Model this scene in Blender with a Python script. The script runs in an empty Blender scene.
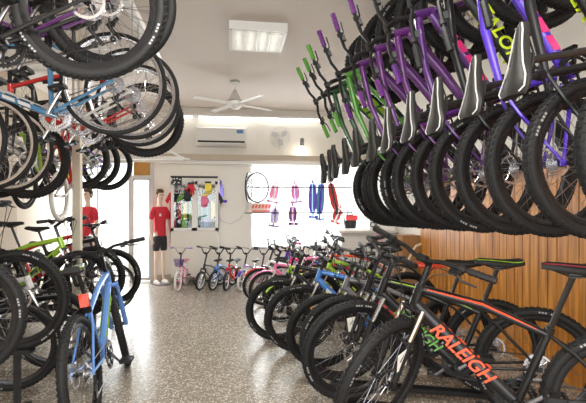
import bpy, math, random
from mathutils import Matrix, Vector
from math import sin, cos, pi, radians as R, atan2, sqrt
random.seed(7)
S = bpy.context.scene
C = S.collection

# ------------------------------------------------------------------ camera
YAW = R(7.7); CAM_Z = 1.47
cam_d = bpy.data.cameras.new('camera'); cam = bpy.data.objects.new('camera', cam_d); C.objects.link(cam)
cam_d.sensor_width = 36; cam_d.lens = 26.4; cam_d.shift_y = 0.006; cam_d.clip_start = 0.05
cam.location = (0, 0, CAM_Z); cam.rotation_euler = (R(90), 0, -YAW)
S.camera = cam
# ------------------------------------------------------------------ world, light, exposure
W = bpy.data.worlds.new('sky'); S.world = W; W.use_nodes = True
bg = W.node_tree.nodes['Background']; bg.inputs[0].default_value = (0.93, 0.97, 1.0, 1); bg.inputs[1].default_value = 2.4
S.view_settings.view_transform = 'Standard'; S.view_settings.look = 'None'
S.view_settings.exposure = 0.42; S.view_settings.gamma = 1; S.view_settings.use_curve_mapping = False
def area(name, loc, rot, sx, sy, power, col=(1, 1, 1)):
    d = bpy.data.lights.new(name, 'AREA'); d.shape = 'RECTANGLE'; d.size = sx; d.size_y = sy; d.energy = power; d.color = col
    o = bpy.data.objects.new(name, d); C.objects.link(o); o.location = loc; o.rotation_euler = rot; return o
area('daylight_left_glass', (-2.45, 8.85, 1.25), (R(-90), 0, 0), 1.4, 2.0, 90, (0.97, 0.98, 1))
area('daylight_shop_window', (1.15, 8.85, 1.5), (R(-90), 0, 0), 1.9, 1.6, 90, (0.97, 0.98, 1))
area('street_side_fill', (-0.1, -2.35, 1.9), (R(90), 0, 0), 5.2, 2.3, 95, (1, 0.98, 0.94))  # fill lamp added behind the camera to brighten the near bikes

# ------------------------------------------------------------------ materials
MATS = {}
def mat(name, col, rough=0.5, metal=0.0, noise=0.0, scale=20, bump=0.0, emit=None, coat=0.0, spec=0.5):
    if name in MATS: return MATS[name]
    m = bpy.data.materials.new(name); m.use_nodes = True; nt = m.node_tree; b = nt.nodes['Principled BSDF']
    b.inputs['Roughness'].default_value = rough; b.inputs['Metallic'].default_value = metal
    b.inputs['Base Color'].default_value = (*col, 1); b.inputs['Coat Weight'].default_value = coat; b.inputs['Specular IOR Level'].default_value = spec
    tc = nt.nodes.new('ShaderNodeTexCoord'); n = nt.nodes.new('ShaderNodeTexNoise'); n.inputs['Scale'].default_value = scale
    nt.links.new(tc.outputs['Object'], n.inputs['Vector'])
    rr = nt.nodes.new('ShaderNodeMapRange'); rr.inputs[3].default_value = max(0, rough - .06); rr.inputs[4].default_value = min(1, rough + .06)
    nt.links.new(n.outputs[0], rr.inputs[0]); nt.links.new(rr.outputs[0], b.inputs['Roughness'])
    if noise:
        mx = nt.nodes.new('ShaderNodeMix'); mx.data_type = 'RGBA'
        mx.inputs[6].default_value = (*[c * (1 - noise) for c in col], 1); mx.inputs[7].default_value = (*[min(1, c * (1 + noise)) for c in col], 1)
        nt.links.new(n.outputs[0], mx.inputs[0]); nt.links.new(mx.outputs[2], b.inputs['Base Color'])
    if bump:
        bp = nt.nodes.new('ShaderNodeBump'); bp.inputs['Strength'].default_value = bump; bp.inputs['Distance'].default_value = 0.004
        nt.links.new(n.outputs[0], bp.inputs['Height']); nt.links.new(bp.outputs[0], b.inputs['Normal'])
    if emit:
        b.inputs['Emission Color'].default_value = (*emit[0], 1); b.inputs['Emission Strength'].default_value = emit[1]
    MATS[name] = m; return m
rubber = mat('rubber', (0.014, 0.014, 0.0145), 0.65, noise=.2, scale=60, bump=.1, spec=.3)
white_rub = mat('white_rubber', (0.75, 0.74, 0.7), 0.6)
rimblk = mat('rim_black', (0.015, 0.015, 0.017), 0.25, 0.3)
silver = mat('silver', (0.72, 0.72, 0.74), 0.25, 1.0)
steel = mat('steel_dark', (0.25, 0.25, 0.27), 0.3, 1.0)
blackp = mat('black_plastic', (0.014, 0.014, 0.015), 0.45, spec=.35)
blackm = mat('black_paint', (0.011, 0.011, 0.012), 0.3, 0.1, coat=.15, spec=.35)
leather = mat('saddle_cover', (0.016, 0.015, 0.014), 0.5, bump=.05, scale=200, spec=.3)
white = mat('white_paint', (0.8, 0.79, 0.76), 0.45)
def paint(name, c): return mat('paint_' + name, c, 0.25, 0.15, coat=.6)
blue = paint('blue', (0.06, 0.22, 0.62)); lime = paint('lime', (0.36, 0.62, 0.05)); red = paint('red', (0.65, 0.03, 0.03))
orange = paint('orange', (0.85, 0.09, 0.03)); purple = paint('purple', (0.09, 0.02, 0.17)); violet = paint('violet', (0.10, 0.04, 0.55))
plum = paint('plum', (0.12, 0.025, 0.17)); green = paint('green', (0.09, 0.30, 0.04)); pink = paint('pink', (0.85, 0.22, 0.42)); hot = paint('hot_pink', (0.9, 0.05, 0.25))
yellow = paint('yellow', (0.85, 0.62, 0.06)); neon = paint('neon', (0.75, 0.95, 0.03)); whitep = paint('white', (0.78, 0.78, 0.76)); grey = paint('grey', (0.18, 0.18, 0.19))
steelblue = paint('steel_blue', (0.07, 0.24, 0.45)); darkgreen = paint('dark_green', (0.03, 0.10, 0.04)); lilac = paint('lilac', (0.45, 0.3, 0.68)); maroon = paint('maroon', (0.3, 0.03, 0.05))
amber = mat('amber_reflector', (0.95, 0.35, 0.02), 0.15, coat=1); redlens = mat('red_reflector', (0.9, 0.06, 0.02), 0.15, coat=1)
tag_white = mat('card', (0.85, 0.84, 0.8), 0.7)

tyre_print = mat('tyre_print', (.32, .32, .32), .6)
pipe_grey = mat('piping_grey', (.5, .5, .5), .5)
def glass_mat():
    m = bpy.data.materials.new('window_glass'); m.use_nodes = True; nt = m.node_tree; nt.nodes.clear()
    o = nt.nodes.new('ShaderNodeOutputMaterial'); a = nt.nodes.new('ShaderNodeBsdfTransparent'); g = nt.nodes.new('ShaderNodeBsdfGlossy')
    g.inputs['Roughness'].default_value = 0.03; mx = nt.nodes.new('ShaderNodeMixShader'); mx.inputs[0].default_value = 0.07
    a.inputs[0].default_value = (0.96, 0.98, 0.98, 1)
    nt.links.new(a.outputs[0], mx.inputs[1]); nt.links.new(g.outputs[0], mx.inputs[2]); nt.links.new(mx.outputs[0], o.inputs[0]); return m
glass = glass_mat()

def terrazzo():
    m = bpy.data.materials.new('terrazzo'); m.use_nodes = True; nt = m.node_tree; b = nt.nodes['Principled BSDF']; L = nt.links.new
    tc = nt.nodes.new('ShaderNodeTexCoord'); cols = []
    def chips(scale, th, src_col, prev):
        v = nt.nodes.new('ShaderNodeTexVoronoi'); v.inputs['Scale'].default_value = scale; L(tc.outputs['Object'], v.inputs['Vector'])
        sp = nt.nodes.new('ShaderNodeSeparateColor'); L(v.outputs['Color'], sp.inputs[0])
        cr = nt.nodes.new('ShaderNodeMath'); cr.operation = 'GREATER_THAN'; cr.inputs[1].default_value = th; L(sp.outputs[0], cr.inputs[0])
        mx = nt.nodes.new('ShaderNodeMix'); mx.data_type = 'RGBA'; L(cr.outputs[0], mx.inputs[0]); L(prev, mx.inputs[6]); mx.inputs[7].default_value = (*src_col, 1)
        return mx.outputs[2]
    n = nt.nodes.new('ShaderNodeTexNoise'); n.inputs['Scale'].default_value = 1.3; L(tc.outputs['Object'], n.inputs['Vector'])
    base = nt.nodes.new('ShaderNodeMix'); base.data_type = 'RGBA'; L(n.outputs[0], base.inputs[0])
    base.inputs[6].default_value = (0.205, 0.182, 0.145, 1); base.inputs[7].default_value = (0.275, 0.248, 0.20, 1)
    c = chips(85, .6, (0.17, 0.14, 0.115), base.outputs[2]); c = chips(60, .78, (0.40, 0.355, 0.295), c); c = chips(130, .72, (0.21, 0.175, 0.14), c); c = chips(95, .88, (0.58, 0.54, 0.47), c)
    L(c, b.inputs['Base Color']); b.inputs['Roughness'].default_value = 0.27; return m
def planks():
    m = bpy.data.materials.new('wood_planks'); m.use_nodes = True; nt = m.node_tree; b = nt.nodes['Principled BSDF']; L = nt.links.new
    tc = nt.nodes.new('ShaderNodeTexCoord'); mp = nt.nodes.new('ShaderNodeMapping'); mp.inputs['Scale'].default_value = (18, 18, 1.2); L(tc.outputs['Object'], mp.inputs[0])
    n = nt.nodes.new('ShaderNodeTexNoise'); n.inputs['Scale'].default_value = 1.6; n.inputs['Detail'].default_value = 6; L(mp.outputs[0], n.inputs['Vector'])
    r = nt.nodes.new('ShaderNodeValToRGB'); r.color_ramp.elements[0].position = .3; r.color_ramp.elements[0].color = (0.33, 0.11, 0.012, 1); r.color_ramp.elements[1].position = .7; r.color_ramp.elements[1].color = (0.72, 0.31, 0.05, 1)
    L(n.outputs[0], r.inputs[0]); L(r.outputs[0], b.inputs['Base Color']); b.inputs['Roughness'].default_value = 0.38; return m
terr = terrazzo(); wood = planks()
ceil_m = mat('ceiling_plaster', (0.66, 0.60, 0.55), 0.9, noise=.03, scale=2)
wall_m = mat('wall_plaster', (0.80, 0.77, 0.71), 0.85, noise=.03, scale=3)
beige_m = mat('wall_beige', (0.62, 0.53, 0.42), 0.85, noise=.05, scale=3)
tan_m = mat('tan_board', (0.50, 0.43, 0.34), 0.7, noise=.08, scale=6)
frame_m = mat('door_frame_grey', (0.6, 0.6, 0.58), 0.4, .3)
amberwood = mat('amber_wood', (0.55, 0.27, 0.05), 0.4, noise=.3, scale=8)

# ------------------------------------------------------------------ mesh helpers
class MB:
    def __init__(s): s.v = []; s.f = []
    def add(s, vs, fs):
        k = len(s.v); s.v += [tuple(p) for p in vs]; s.f += [tuple(i + k for i in f) for f in fs]; return s
    def box(s, c, d, rot=None):
        M_ = rot or Matrix.Identity(3); c = Vector(c)
        vs = [c + M_ @ Vector((x * d[0] / 2, y * d[1] / 2, z * d[2] / 2)) for x in (-1, 1) for y in (-1, 1) for z in (-1, 1)]
        return s.add(vs, [(0, 1, 3, 2), (4, 6, 7, 5), (0, 4, 5, 1), (2, 3, 7, 6), (0, 2, 6, 4), (1, 5, 7, 3)])
    def tube(s, pts, r, n=8, sy=1.0):
        pts = [Vector(p) for p in pts]; rs = r if isinstance(r, (list, tuple)) else [r] * len(pts)
        vs = []; ref = None
        for i, p in enumerate(pts):
            d = (pts[min(i + 1, len(pts) - 1)] - pts[max(i - 1, 0)]).normalized()
            if ref is None: ref = Vector((0, 1, 0)) if abs(d.y) < .9 else Vector((1, 0, 0))
            u = (ref - d * ref.dot(d)).normalized(); w = d.cross(u); ref = u
            for k in range(n):
                a = 2 * pi * k / n; vs.append(p + (u * cos(a) * sy + w * sin(a)) * rs[i])
        fs = [(i * n + k, i * n + (k + 1) % n, (i + 1) * n + (k + 1) % n, (i + 1) * n + k) for i in range(len(pts) - 1) for k in range(n)]
        fs += [tuple(reversed(range(n))), tuple((len(pts) - 1) * n + k for k in range(n))]
        return s.add(vs, fs)
    def ring(s, prof, n=48, a0=0, a1=2 * pi, c=(0, 0, 0)):
        """prof: closed list of (radius, y); swept around the Y axis"""
        full = abs(a1 - a0 - 2 * pi) < 1e-6; m = n if full else n + 1; k = len(prof); vs = []
        for i in range(m):
            a = a0 + (a1 - a0) * i / n
            for (r, y) in prof: vs.append((c[0] + r * cos(a), c[1] + y, c[2] + r * sin(a)))
        fs = []
        for i in range(n):
            j = (i + 1) % m
            for q in range(k): fs.append((i * k + q, i * k + (q + 1) % k, j * k + (q + 1) % k, j * k + q))
        if not full: fs += [tuple(range(k)), tuple(reversed(range(n * k, n * k + k)))]
        return s.add(vs, fs)
    def lathe_z(s, prof, n=16, c=(0, 0, 0)):
        vs = [(c[0] + r * cos(2 * pi * k / n), c[1] + r * sin(2 * pi * k / n), c[2] + z) for (r, z) in prof for k in range(n)]
        fs = [(i * n + k, i * n + (k + 1) % n, (i + 1) * n + (k + 1) % n, (i + 1) * n + k) for i in range(len(prof) - 1) for k in range(n)]
        fs += [tuple(reversed(range(n))), tuple((len(prof) - 1) * n + k for k in range(n))]
        return s.add(vs, fs)
    def prism(s, poly, y0, y1):
        n = len(poly); vs = [(x, y0, z) for x, z in poly] + [(x, y1, z) for x, z in poly]
        return s.add(vs, [tuple(range(n)), tuple(reversed(range(n, 2 * n)))] + [(i, i + n, (i + 1) % n + n, (i + 1) % n) for i in range(n)])
    def mesh(s, name, smooth=True):
        me = bpy.data.meshes.new(name); me.from_pydata(s.v, [], s.f); me.update()
        import bmesh
        b = bmesh.new(); b.from_mesh(me); bmesh.ops.recalc_face_normals(b, faces=b.faces); b.to_mesh(me); b.free()
        if smooth:
            for p in me.polygons: p.use_smooth = True
            try: me.set_sharp_from_angle(angle=R(40))
            except Exception: pass
        me.materials.append(None); return me
def link(name, me, m, parent=None, mtx=None, kind=None):
    o = bpy.data.objects.new(name, me); C.objects.link(o)
    if parent: o.parent = parent
    if mtx is not None: o.matrix_local = mtx
    o.material_slots[0].link = 'OBJECT'; o.material_slots[0].material = m
    if kind: o['kind'] = kind
    return o
def tag(o, label, cat, group=None):
    o['label'] = label; o['category'] = cat
    if group: o['group'] = group
    return o
def thing(name, label, cat, loc=(0, 0, 0), rz=0, group=None):
    o = bpy.data.objects.new(name, None); C.objects.link(o); o.location = loc; o.rotation_euler = (0, 0, rz); o.empty_display_size = .1
    return tag(o, label, cat, group)
def part(name, mb, m, parent, smooth=True): return link(name, mb.mesh(name, smooth), m, parent)
def struct(name, mb, m): return link(name, mb.mesh(name, False), m, None, None, 'structure')
def box(c, d): return MB().box(c, d)
def text_mesh(body, size, ext=.001, shear=0.0, space=1.0):
    cu = bpy.data.curves.new('lettering', 'FONT'); cu.body = body; cu.size = size; cu.extrude = ext; cu.shear = shear; cu.space_character = space
    cu.align_x = 'CENTER'; cu.align_y = 'CENTER'; cu.offset = size * .018
    o = bpy.data.objects.new('tmp', cu); C.objects.link(o); dg = bpy.context.evaluated_depsgraph_get()
    me = bpy.data.meshes.new_from_object(o.evaluated_get(dg)); bpy.data.objects.remove(o); me.name = 'lettering'
    if not me.materials: me.materials.append(None)
    return me

# ------------------------------------------------------------------ setting
XL, XR, YB, YF, ZC = -3.15, 2.75, 8.6, -2.5, 3.36
def bX(px, Y=YB):    # where the sight line through picture column px meets the plane at depth Y
    return Y * math.tan(math.atan((px - 293) / 430) + YAW)
def bZ(px, py, Y=YB):
    X = bX(px, Y); return CAM_Z - (py - 205) * (X * sin(YAW) + Y * cos(YAW)) / 430
struct('floor', box(((XL + XR) / 2, (YB + YF) / 2, -.05), (XR - XL + .3, YB - YF + .3, .1)), terr)
struct('ceiling', box(((XL + XR) / 2, (YB + YF) / 2, ZC + .05), (XR - XL + .3, YB - YF + .3, .1)), ceil_m)
struct('wall_left', box((XL - .06, (YF + 6.75) / 2, ZC / 2), (.12, 6.75 - YF, ZC)), beige_m)
struct('wall_left_end', box((XL - .06, 7.675, ZC / 2), (.1, 1.85, ZC)), mat('cream', (0.78, 0.70, 0.58), .8))  # lighter cream puts the lit look of this wall end into its colour
struct('wall_right', box((XR + .06, (YF + YB) / 2, ZC / 2), (.12, YB - YF, ZC)), wall_m)
# plank cladding on the right wall, with real grooves
mb = MB(); y = -2.4
while y < 6.0:
    w = random.uniform(.105, .125); mb.box((XR - .03, y + w / 2, .93), (.05 + random.uniform(-.004, .004), w - .010, 1.86)); y += w
struct('wall_right_cladding', mb, wood)
struct('trim_cladding', box((XR - .025, 1.8, 1.88), (.08, 8.5, .05)), mat('dark_wood', (0.2, 0.08, 0.02), .4))
# back wall: solid pieces round a door opening, a street window and a wide shop window
zt = bZ(200, 163)     # underside of the ledge
xA, xB, xC, xD = XL, bX(131), bX(152), bX(250)
yb = YB + .06
struct('wall_back', box(((XL + XR) / 2, yb, (zt + ZC) / 2), (XR - XL, .12, ZC - zt)), wall_m)
struct('wall_back_middle', box(((xC + xD) / 2, yb, zt / 2), (xD - xC, .12, zt)), mat('wall_cream', (0.82, 0.79, 0.72), .8, noise=.05, scale=2))
struct('wall_back_corner', box(((bX(366) + XR) / 2, yb, zt / 2), (XR - bX(366), .12, zt)), wall_m)
struct('wall_back_sill', box(((xD + bX(366)) / 2, yb, .3), (bX(366) - xD, .12, .6)), wall_m)
struct('trim_ledge', box(((bX(160) + XR) / 2, YB - .09, zt + .10), (XR - bX(160), .18, .11)), tan_m)  # tan carries the brown shading along the ledge in its colour
struct('trim_ledge_white', box(((bX(160) + XR) / 2, YB - .05, zt + .01), (XR - bX(160), .1, .07)), white)
struct('trim_back_door', MB().box((xB, YB, zt / 2), (.05, .1, zt)).box((xC, YB + .02, zt / 2), (.06, .1, zt)).box(((xB + xC) / 2, YB, bZ(141, 177)), (xC - xB, .09, .06)), frame_m)
struct('window_transom', box(((xB + xC) / 2, YB + .04, (zt + bZ(141, 177)) / 2), (xC - xB - .08, .03, zt - bZ(141, 177))), amberwood)
def window(name, x0, x1, z0, z1, mull=(), fm=white):
    f = MB()
    for x in (x0, x1, *mull): f.box((x, YB + .02, (z0 + z1) / 2), (.035, .08, z1 - z0))
    for z in (z0, z1): f.box(((x0 + x1) / 2, YB + .02, z), (x1 - x0, .08, .05))
    o = struct(name, f, fm)
    g = link('pane', box(((x0 + x1) / 2, YB + .03, (z0 + z1) / 2), (x1 - x0 - .04, .008, z1 - z0 - .04)).mesh('pane', False), glass, o); return o
window('window_1', XL + .03, xB - .03, .12, zt, (bX(98),), frame_m)
window('window_2', xB + .04, xC - .04, .05, bZ(141, 177) - .04, (), frame_m)
window('window_3', xD + .02, bX(364), .62, zt - .02, (bX(316),))
# the street outside
struct('street_pavement', box((0, 14, -.12), (40, 10.6, .1)), mat('pavement', (0.72, 0.70, 0.66), .9, noise=.06, scale=4))
mb = MB().box((0, 19.5, 3), (40, .5, 6.2))
struct('facade_opposite', mb, mat('facade', (0.86, 0.85, 0.82), .9, noise=.04, scale=2))
sun_d = bpy.data.lights.new('sun', 'SUN'); sun_d.energy = 3; sun_d.angle = R(1); sun_d.color = (1, .96, .88)
sun = bpy.data.objects.new('sun', sun_d); C.objects.link(sun); sun.rotation_euler = (R(42), 0, R(-8))
# street side behind the camera: low wall and head beam with an open shop front between them
struct('wall_front', MB().box(((XL + XR) / 2, YF - .06, ZC - .12), (XR - XL, .12, .24)).box((XL + .15, YF - .06, ZC / 2), (.3, .12, ZC)).box((XR - .15, YF - .06, ZC / 2), (.3, .12, ZC)), wall_m)
struct('baseboard_left', box((XL + .012, 3, .06), (.024, 11, .12)), tan_m)
struct('baseboard_back', box(((xC + xD) / 2, YB - .01, .06), (xD - xC, .02, .12)), tan_m)
struct('trim_1', box((bX(180), YB - .03, (zt + .16 + ZC) / 2), (.06, .06, ZC - zt - .16)), wall_m)
struct('trim_2', box((bX(258), YB - .02, (zt + .16 + ZC) / 2), (.05, .04, ZC - zt - .16)), wall_m)
struct('trim_cornice', box(((XL + XR) / 2, YB - .04, ZC - .05), (XR - XL, .08, .1)), wall_m)

# ------------------------------------------------------------------ bicycle builder
GEO = {
 'mtb':  dict(R=.35, t=.027, rim=.030, rh=(-.44, .35), bb=(0, .31), fh=(.655, .35), ht0=(.475, .725), ht1=(.435, .84), st=(-.135, .675), sad=(-.235, .97), bar=(.47, 1.0), bw=.34, rise=.02, dt=.031, tt=.022, stt=.018, cr=.095, ca=.17),
 'city': dict(R=.345, t=.017, rim=.022, rh=(-.44, .345), bb=(0, .28), fh=(.63, .345), ht0=(.475, .70), ht1=(.43, .83), st=(-.16, .75), sad=(-.24, .97), bar=(.42, 1.02), bw=.30, rise=.03, dt=.019, tt=.016, stt=.016, cr=.10, ca=.17),
 'junior': dict(R=.255, t=.023, rim=.025, rh=(-.36, .255), bb=(0, .24), fh=(.50, .255), ht0=(.37, .53), ht1=(.335, .63), st=(-.13, .50), sad=(-.17, .70), bar=(.34, .84), bw=.28, rise=.06, dt=.024, tt=.018, stt=.016, cr=.065, ca=.13),
 'kid':  dict(R=.185, t=.022, rim=.02, rh=(-.27, .185), bb=(0, .19), fh=(.36, .185), ht0=(.27, .41), ht1=(.245, .49), st=(-.11, .38), sad=(-.15, .53), bar=(.235, .70), bw=.22, rise=.10, dt=.021, tt=.016, stt=.014, cr=.045, ca=.09),
}
CACHE = {}
def cm(key, fn, smooth=True):
    if key not in CACHE: CACHE[key] = fn().mesh(key[0] if isinstance(key, tuple) else key, smooth)
    return CACHE[key]
def P(p, y=0): return (p[0], y, p[1])
def tyre_mb(g, knobs):
    Rr, t = g['R'], g['t']; rc = Rr - t; m = MB()
    m.ring([(rc + t * cos(a) * .96, t * sin(a)) for a in [2 * pi * k / 10 for k in range(10)]], 56)
    if knobs:
        n = 66
        for i in range(n):
            for j, yo in enumerate((-.75, -.3, .3, .75)):
                a = 2 * pi * (i + (.5 if j in (1, 2) else 0)) / n; rr = rc + t * sqrt(max(0, 1 - yo * yo)) * .98
                rot = Matrix.Rotation(-a, 3, 'Y') @ Matrix.Rotation(yo * .9, 3, 'Z')
                m.box((rr * cos(a), t * yo, rr * sin(a)), (.007, t * .34, .016), rot)
    return m
def rim_mb(g):
    r0 = g['R'] - 2 * g['t'] + .004; d = g['rim']; m = MB()
    m.ring([(r0, -.012), (r0, .012), (r0 - d * .5, .011), (r0 - d, .004), (r0 - d, -.004), (r0 - d * .5, -.011)], 56)
    m.ring([(.018, -.035), (.018, -.028), (.011, -.022), (.011, .022), (.018, .028), (.018, .035), (.006, .05), (.006, -.05)], 14); return m
def spokes_mb(g, n=28):
    r0 = g['R'] - 2 * g['t'] - g['rim'] + .008; m = MB(); r = .0013 if g['R'] > .3 else .0016
    for i in range(n):
        a = 2 * pi * i / n; sy = 1 if i % 2 else -1; o = R(38) * (1 if (i // 2) % 2 else -1)
        m.tube([(.017 * cos(a + o), .03 * sy, .017 * sin(a + o)), (r0 * cos(a), .002 * sy, r0 * sin(a))], r, 3)
    return m
def lettering_mb(g):
    rr = g['R'] - g['t'] * .9; m = MB()
    for a0 in (0.5, 2.6, 4.7):
        for k in range(7):
            if k == 3: continue
            for sy in (-1, 1):
                y0, y1 = sy * g['t'] * .99, sy * g['t'] * 1.035
                m.ring([(rr - .005, min(y0, y1)), (rr + .005, min(y0, y1)), (rr + .005, max(y0, y1)), (rr - .005, max(y0, y1))], 2, a0 + k * .05, a0 + k * .05 + .032)
    return m
def frame_mb(g, step=False):
    m = MB(); bb, st, h0, h1, rh = g['bb'], g['st'], g['ht0'], g['ht1'], g['rh']
    L = lambda a, b, k: (a[0] + (b[0] - a[0]) * k, a[1] + (b[1] - a[1]) * k)
    m.tube([P(h0), P(h1)], g['tt'] * 1.15 + .003, 10)
    m.tube([P(bb), P(L(bb, h0, .5)), P(L(h0, h1, .15))], [g['dt'] * .95, g['dt'] * 1.08, g['dt']], 10, .85)
    if step: a = L(bb, st, .5); m.tube([P(L(h0, h1, .75)), P((.2, a[1] + .1)), P(a)], g['tt'], 8)
    else: m.tube([P(L(h0, h1, .8)), P(L(h1, st, .5)), P(L(bb, st, .92))], [g['tt'] * 1.1, g['tt'], g['tt'] * .8], 10)
    m.tube([P(bb), P(st)], g['stt'], 10)
    m.tube([(bb[0], -.036, bb[1]), (bb[0], .036, bb[1])], g['dt'] * .85, 12)
    for s in (-1, 1):
        k = g['R'] / .35
        m.tube([P(L(bb, rh, .08), .03 * s), P(L(bb, rh, .35), .045 * s * max(k, .75)), P(rh, .066 * s)], [.011, .0105, .008], 6)
        m.tube([P(L(bb, st, .93), .012 * s), P(L(st, rh, .3), .04 * s), P(rh, .066 * s)], [.0085, .0085, .007], 6)
        m.box(P(rh, .066 * s), (.03, .006, .03))
    return m
def steer_axis(g):
    a = Vector(P(g['ht0'])); b = Vector(P(g['ht1'])); return a, (b - a).normalized()
def fork_mb(g, susp):
    a, d = steer_axis(g); m = MB(); hub = Vector(P(g['fh'])); sp = .058 if g['R'] > .3 else .05
    crown = a - d * .012; proj = a + d * (hub - a).dot(d); off = hub - proj
    m.tube([crown, a], .02, 8); m.tube([crown + Vector((0, -sp, 0)), crown, crown + Vector((0, sp, 0))], .017, 8)
    for s in (-1, 1):
        y = Vector((0, sp * s, 0)); low = proj + y + off * .55
        if susp:
            mid = crown + y - d * ((crown - proj).length * .38); top = mid + (off * .55)
            m.tube([top, low, hub + y * 1.02], [.021, .018, .014], 8)
        else: m.tube([crown + y, crown + y + (low - crown - y) * .6, hub + y * .98], [.015, .013, .009], 8)
        m.box(hub + y, (.025, .012, .03))
    if susp:
        arch = crown - d * ((crown - proj).length * .36) + off * .6 + Vector((.03, 0, 0))
        m.tube([arch + Vector((-.01, -sp, -.02)), arch + Vector((.012, -sp * .6, .012)), arch + Vector((.012, sp * .6, .012)), arch + Vector((-.01, sp, -.02))], .009, 6)
    return m
def stanchion_mb(g):
    a, d = steer_axis(g); m = MB(); hub = Vector(P(g['fh'])); crown = a - d * .012; proj = a + d * (hub - a).dot(d); off = hub - proj
    for s in (-1, 1):
        y = Vector((0, .058 * s, 0)); m.tube([crown + y + d * .012, crown + y - d * ((crown - proj).length * .40) + off * .5], .0145, 8)
    return m
def stem_mb(g):
    a, d = steer_axis(g); t = Vector(P(g['ht1'])); up = t + d * .06; b = Vector(P(g['bar'])); m = MB()
    k = (b - up).dot(d); up2 = t + d * (max(.04, (b - t).dot(d) - .015))
    m.tube([t, up2], .0165, 8); m.tube([up2 - d * .01, b], [.018, .016], 8); m.tube([b + Vector((0, -.025, 0)), b + Vector((0, .025, 0))], .021, 8); return m
def bar_pts(g, s):
    b = Vector(P(g['bar'])); w, r = g['bw'], g['rise']
    return [b, b + Vector((0, .04 * s, 0)), b + Vector((-.004, .10 * s, r)), b + Vector((-.02, w * .6 * s, r + .003)), b + Vector((-.045, w * s, r + .003))]
def bar_mb(g):
    m = MB(); l = bar_pts(g, -1); r = bar_pts(g, 1); m.tube(list(reversed(l)) + r[1:], .0115, 8)
    if g['rise'] > .08: m.tube([l[3], r[3]], .006, 6)
    return m
def grip_mb(g, s):
    p = bar_pts(g, s); d = (p[4] - p[3]).normalized(); L = min(.12, g['bw'] * .4); e = p[4] + d * .006; m = MB(); k = 10
    pts = [e - d * (L * i / k) for i in range(k + 1)]; m.tube(pts, [.0185 if i % 2 else .0165 for i in range(k + 1)], 8); return m
def lever_mb(g, s):
    p = bar_pts(g, s); d = (p[4] - p[3]).normalized(); q = p[4] - d * .145 if g['bw'] > .25 else p[4] - d * .10; m = MB()
    m.tube([q - d * .012, q + d * .012], .019, 8); m.box(q + Vector((.025, 0, -.012)), (.045, .022, .02))
    m.tube([q + Vector((.04, 0, -.015)), q + d * .03 + Vector((.06, 0, -.03)), q + d * .10 + Vector((.055, 0, -.035))], [.007, .006, .005], 6)
    m.box(q - d * .03 + Vector((.01, 0, -.02)), (.04, .035, .022)); return m
def cable_mb(g):
    m = MB(); t = Vector(P(g['ht0'])); dtp = Vector(P(g['bb'])) * .45 + t * .55
    for s in (-1, 1):
        p = bar_pts(g, s)[3]
        m.tube([p + Vector((.03, 0, -.015)), p + Vector((.11, -.08 * s, -.03)), t + Vector((.09, .03 * s, .14)), t + Vector((.035, .025 * s, .02)), dtp + Vector((0, .03 * s, .01))], .0026, 5)
        m.tube([p + Vector((.03, 0, -.02)), p + Vector((.09, -.1 * s, .0)), t + Vector((.07, .04 * s, .10)), t + Vector((.03, .05 * s, -.1)), Vector(P(g['fh'])) + Vector((-.03, .07 * s, .14))], .0026, 5)
    return m
def saddle_mb(g):
    k = 1 if g['R'] > .3 else .8; c = Vector(P(g['sad'])); m = MB(); n = 12; vs = []; prof = [(.135, .014, .022, .0), (.11, .019, .030, .004), (.05, .026, .036, 0), (-.02, .042, .040, -.004), (-.07, .066, .040, 0), (-.11, .074, .036, .006), (-.132, .06, .024, .006)]
    for (x, w, h, dz) in prof:
        for j in range(n):
            a = 2 * pi * j / n; z = sin(a) * (.30 if sin(a) > 0 else .75); y = cos(a)
            vs.append(c + Vector((x, w * y, (1.25 * h * z + dz - (.016 * abs(y) ** 3)))) * k)
    fs = [(i * n + j, i * n + (j + 1) % n, (i + 1) * n + (j + 1) % n, (i + 1) * n + j) for i in range(len(prof) - 1) for j in range(n)]
    fs += [tuple(range(n)), tuple(reversed(range((len(prof) - 1) * n, len(prof) * n)))]; m.add(vs, fs)
    for s in (-1, 1): m.tube([c + Vector((.10, .006 * s, -.02)) * k, c + Vector((.03, .02 * s, -.045)) * k, c + Vector((-.04, .02 * s, -.045)) * k, c + Vector((-.10, .035 * s, -.02)) * k], .0035, 5)
    return m
def piping_mb(g):
    c = Vector(P(g['sad'])); m = MB()
    for s in (-1, 1): m.tube([c + Vector(p) for p in ((.128, .008 * s, .005), (.10, .019 * s, .006), (.05, .026 * s, .006), (-.02, .040 * s, .002), (-.07, .062 * s, .0), (-.11, .069 * s, .004), (-.125, .05 * s, .008))], .003, 5)
    return m
def post_mb(g):
    st = Vector(P(g['st'])); bb = Vector(P(g['bb'])); d = (st - bb).normalized(); c = Vector(P(g['sad'])); top = st + d * ((c.z - .05 - st.z) / d.z); m = MB()
    m.tube([st - d * .04, top], .0135, 8); m.tube([st - d * .02, st + d * .008], g['stt'] + .005, 8); m.box(top + Vector((c.x * 0 - .005, 0, .006)), (.05, .04, .018)); return m
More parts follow.
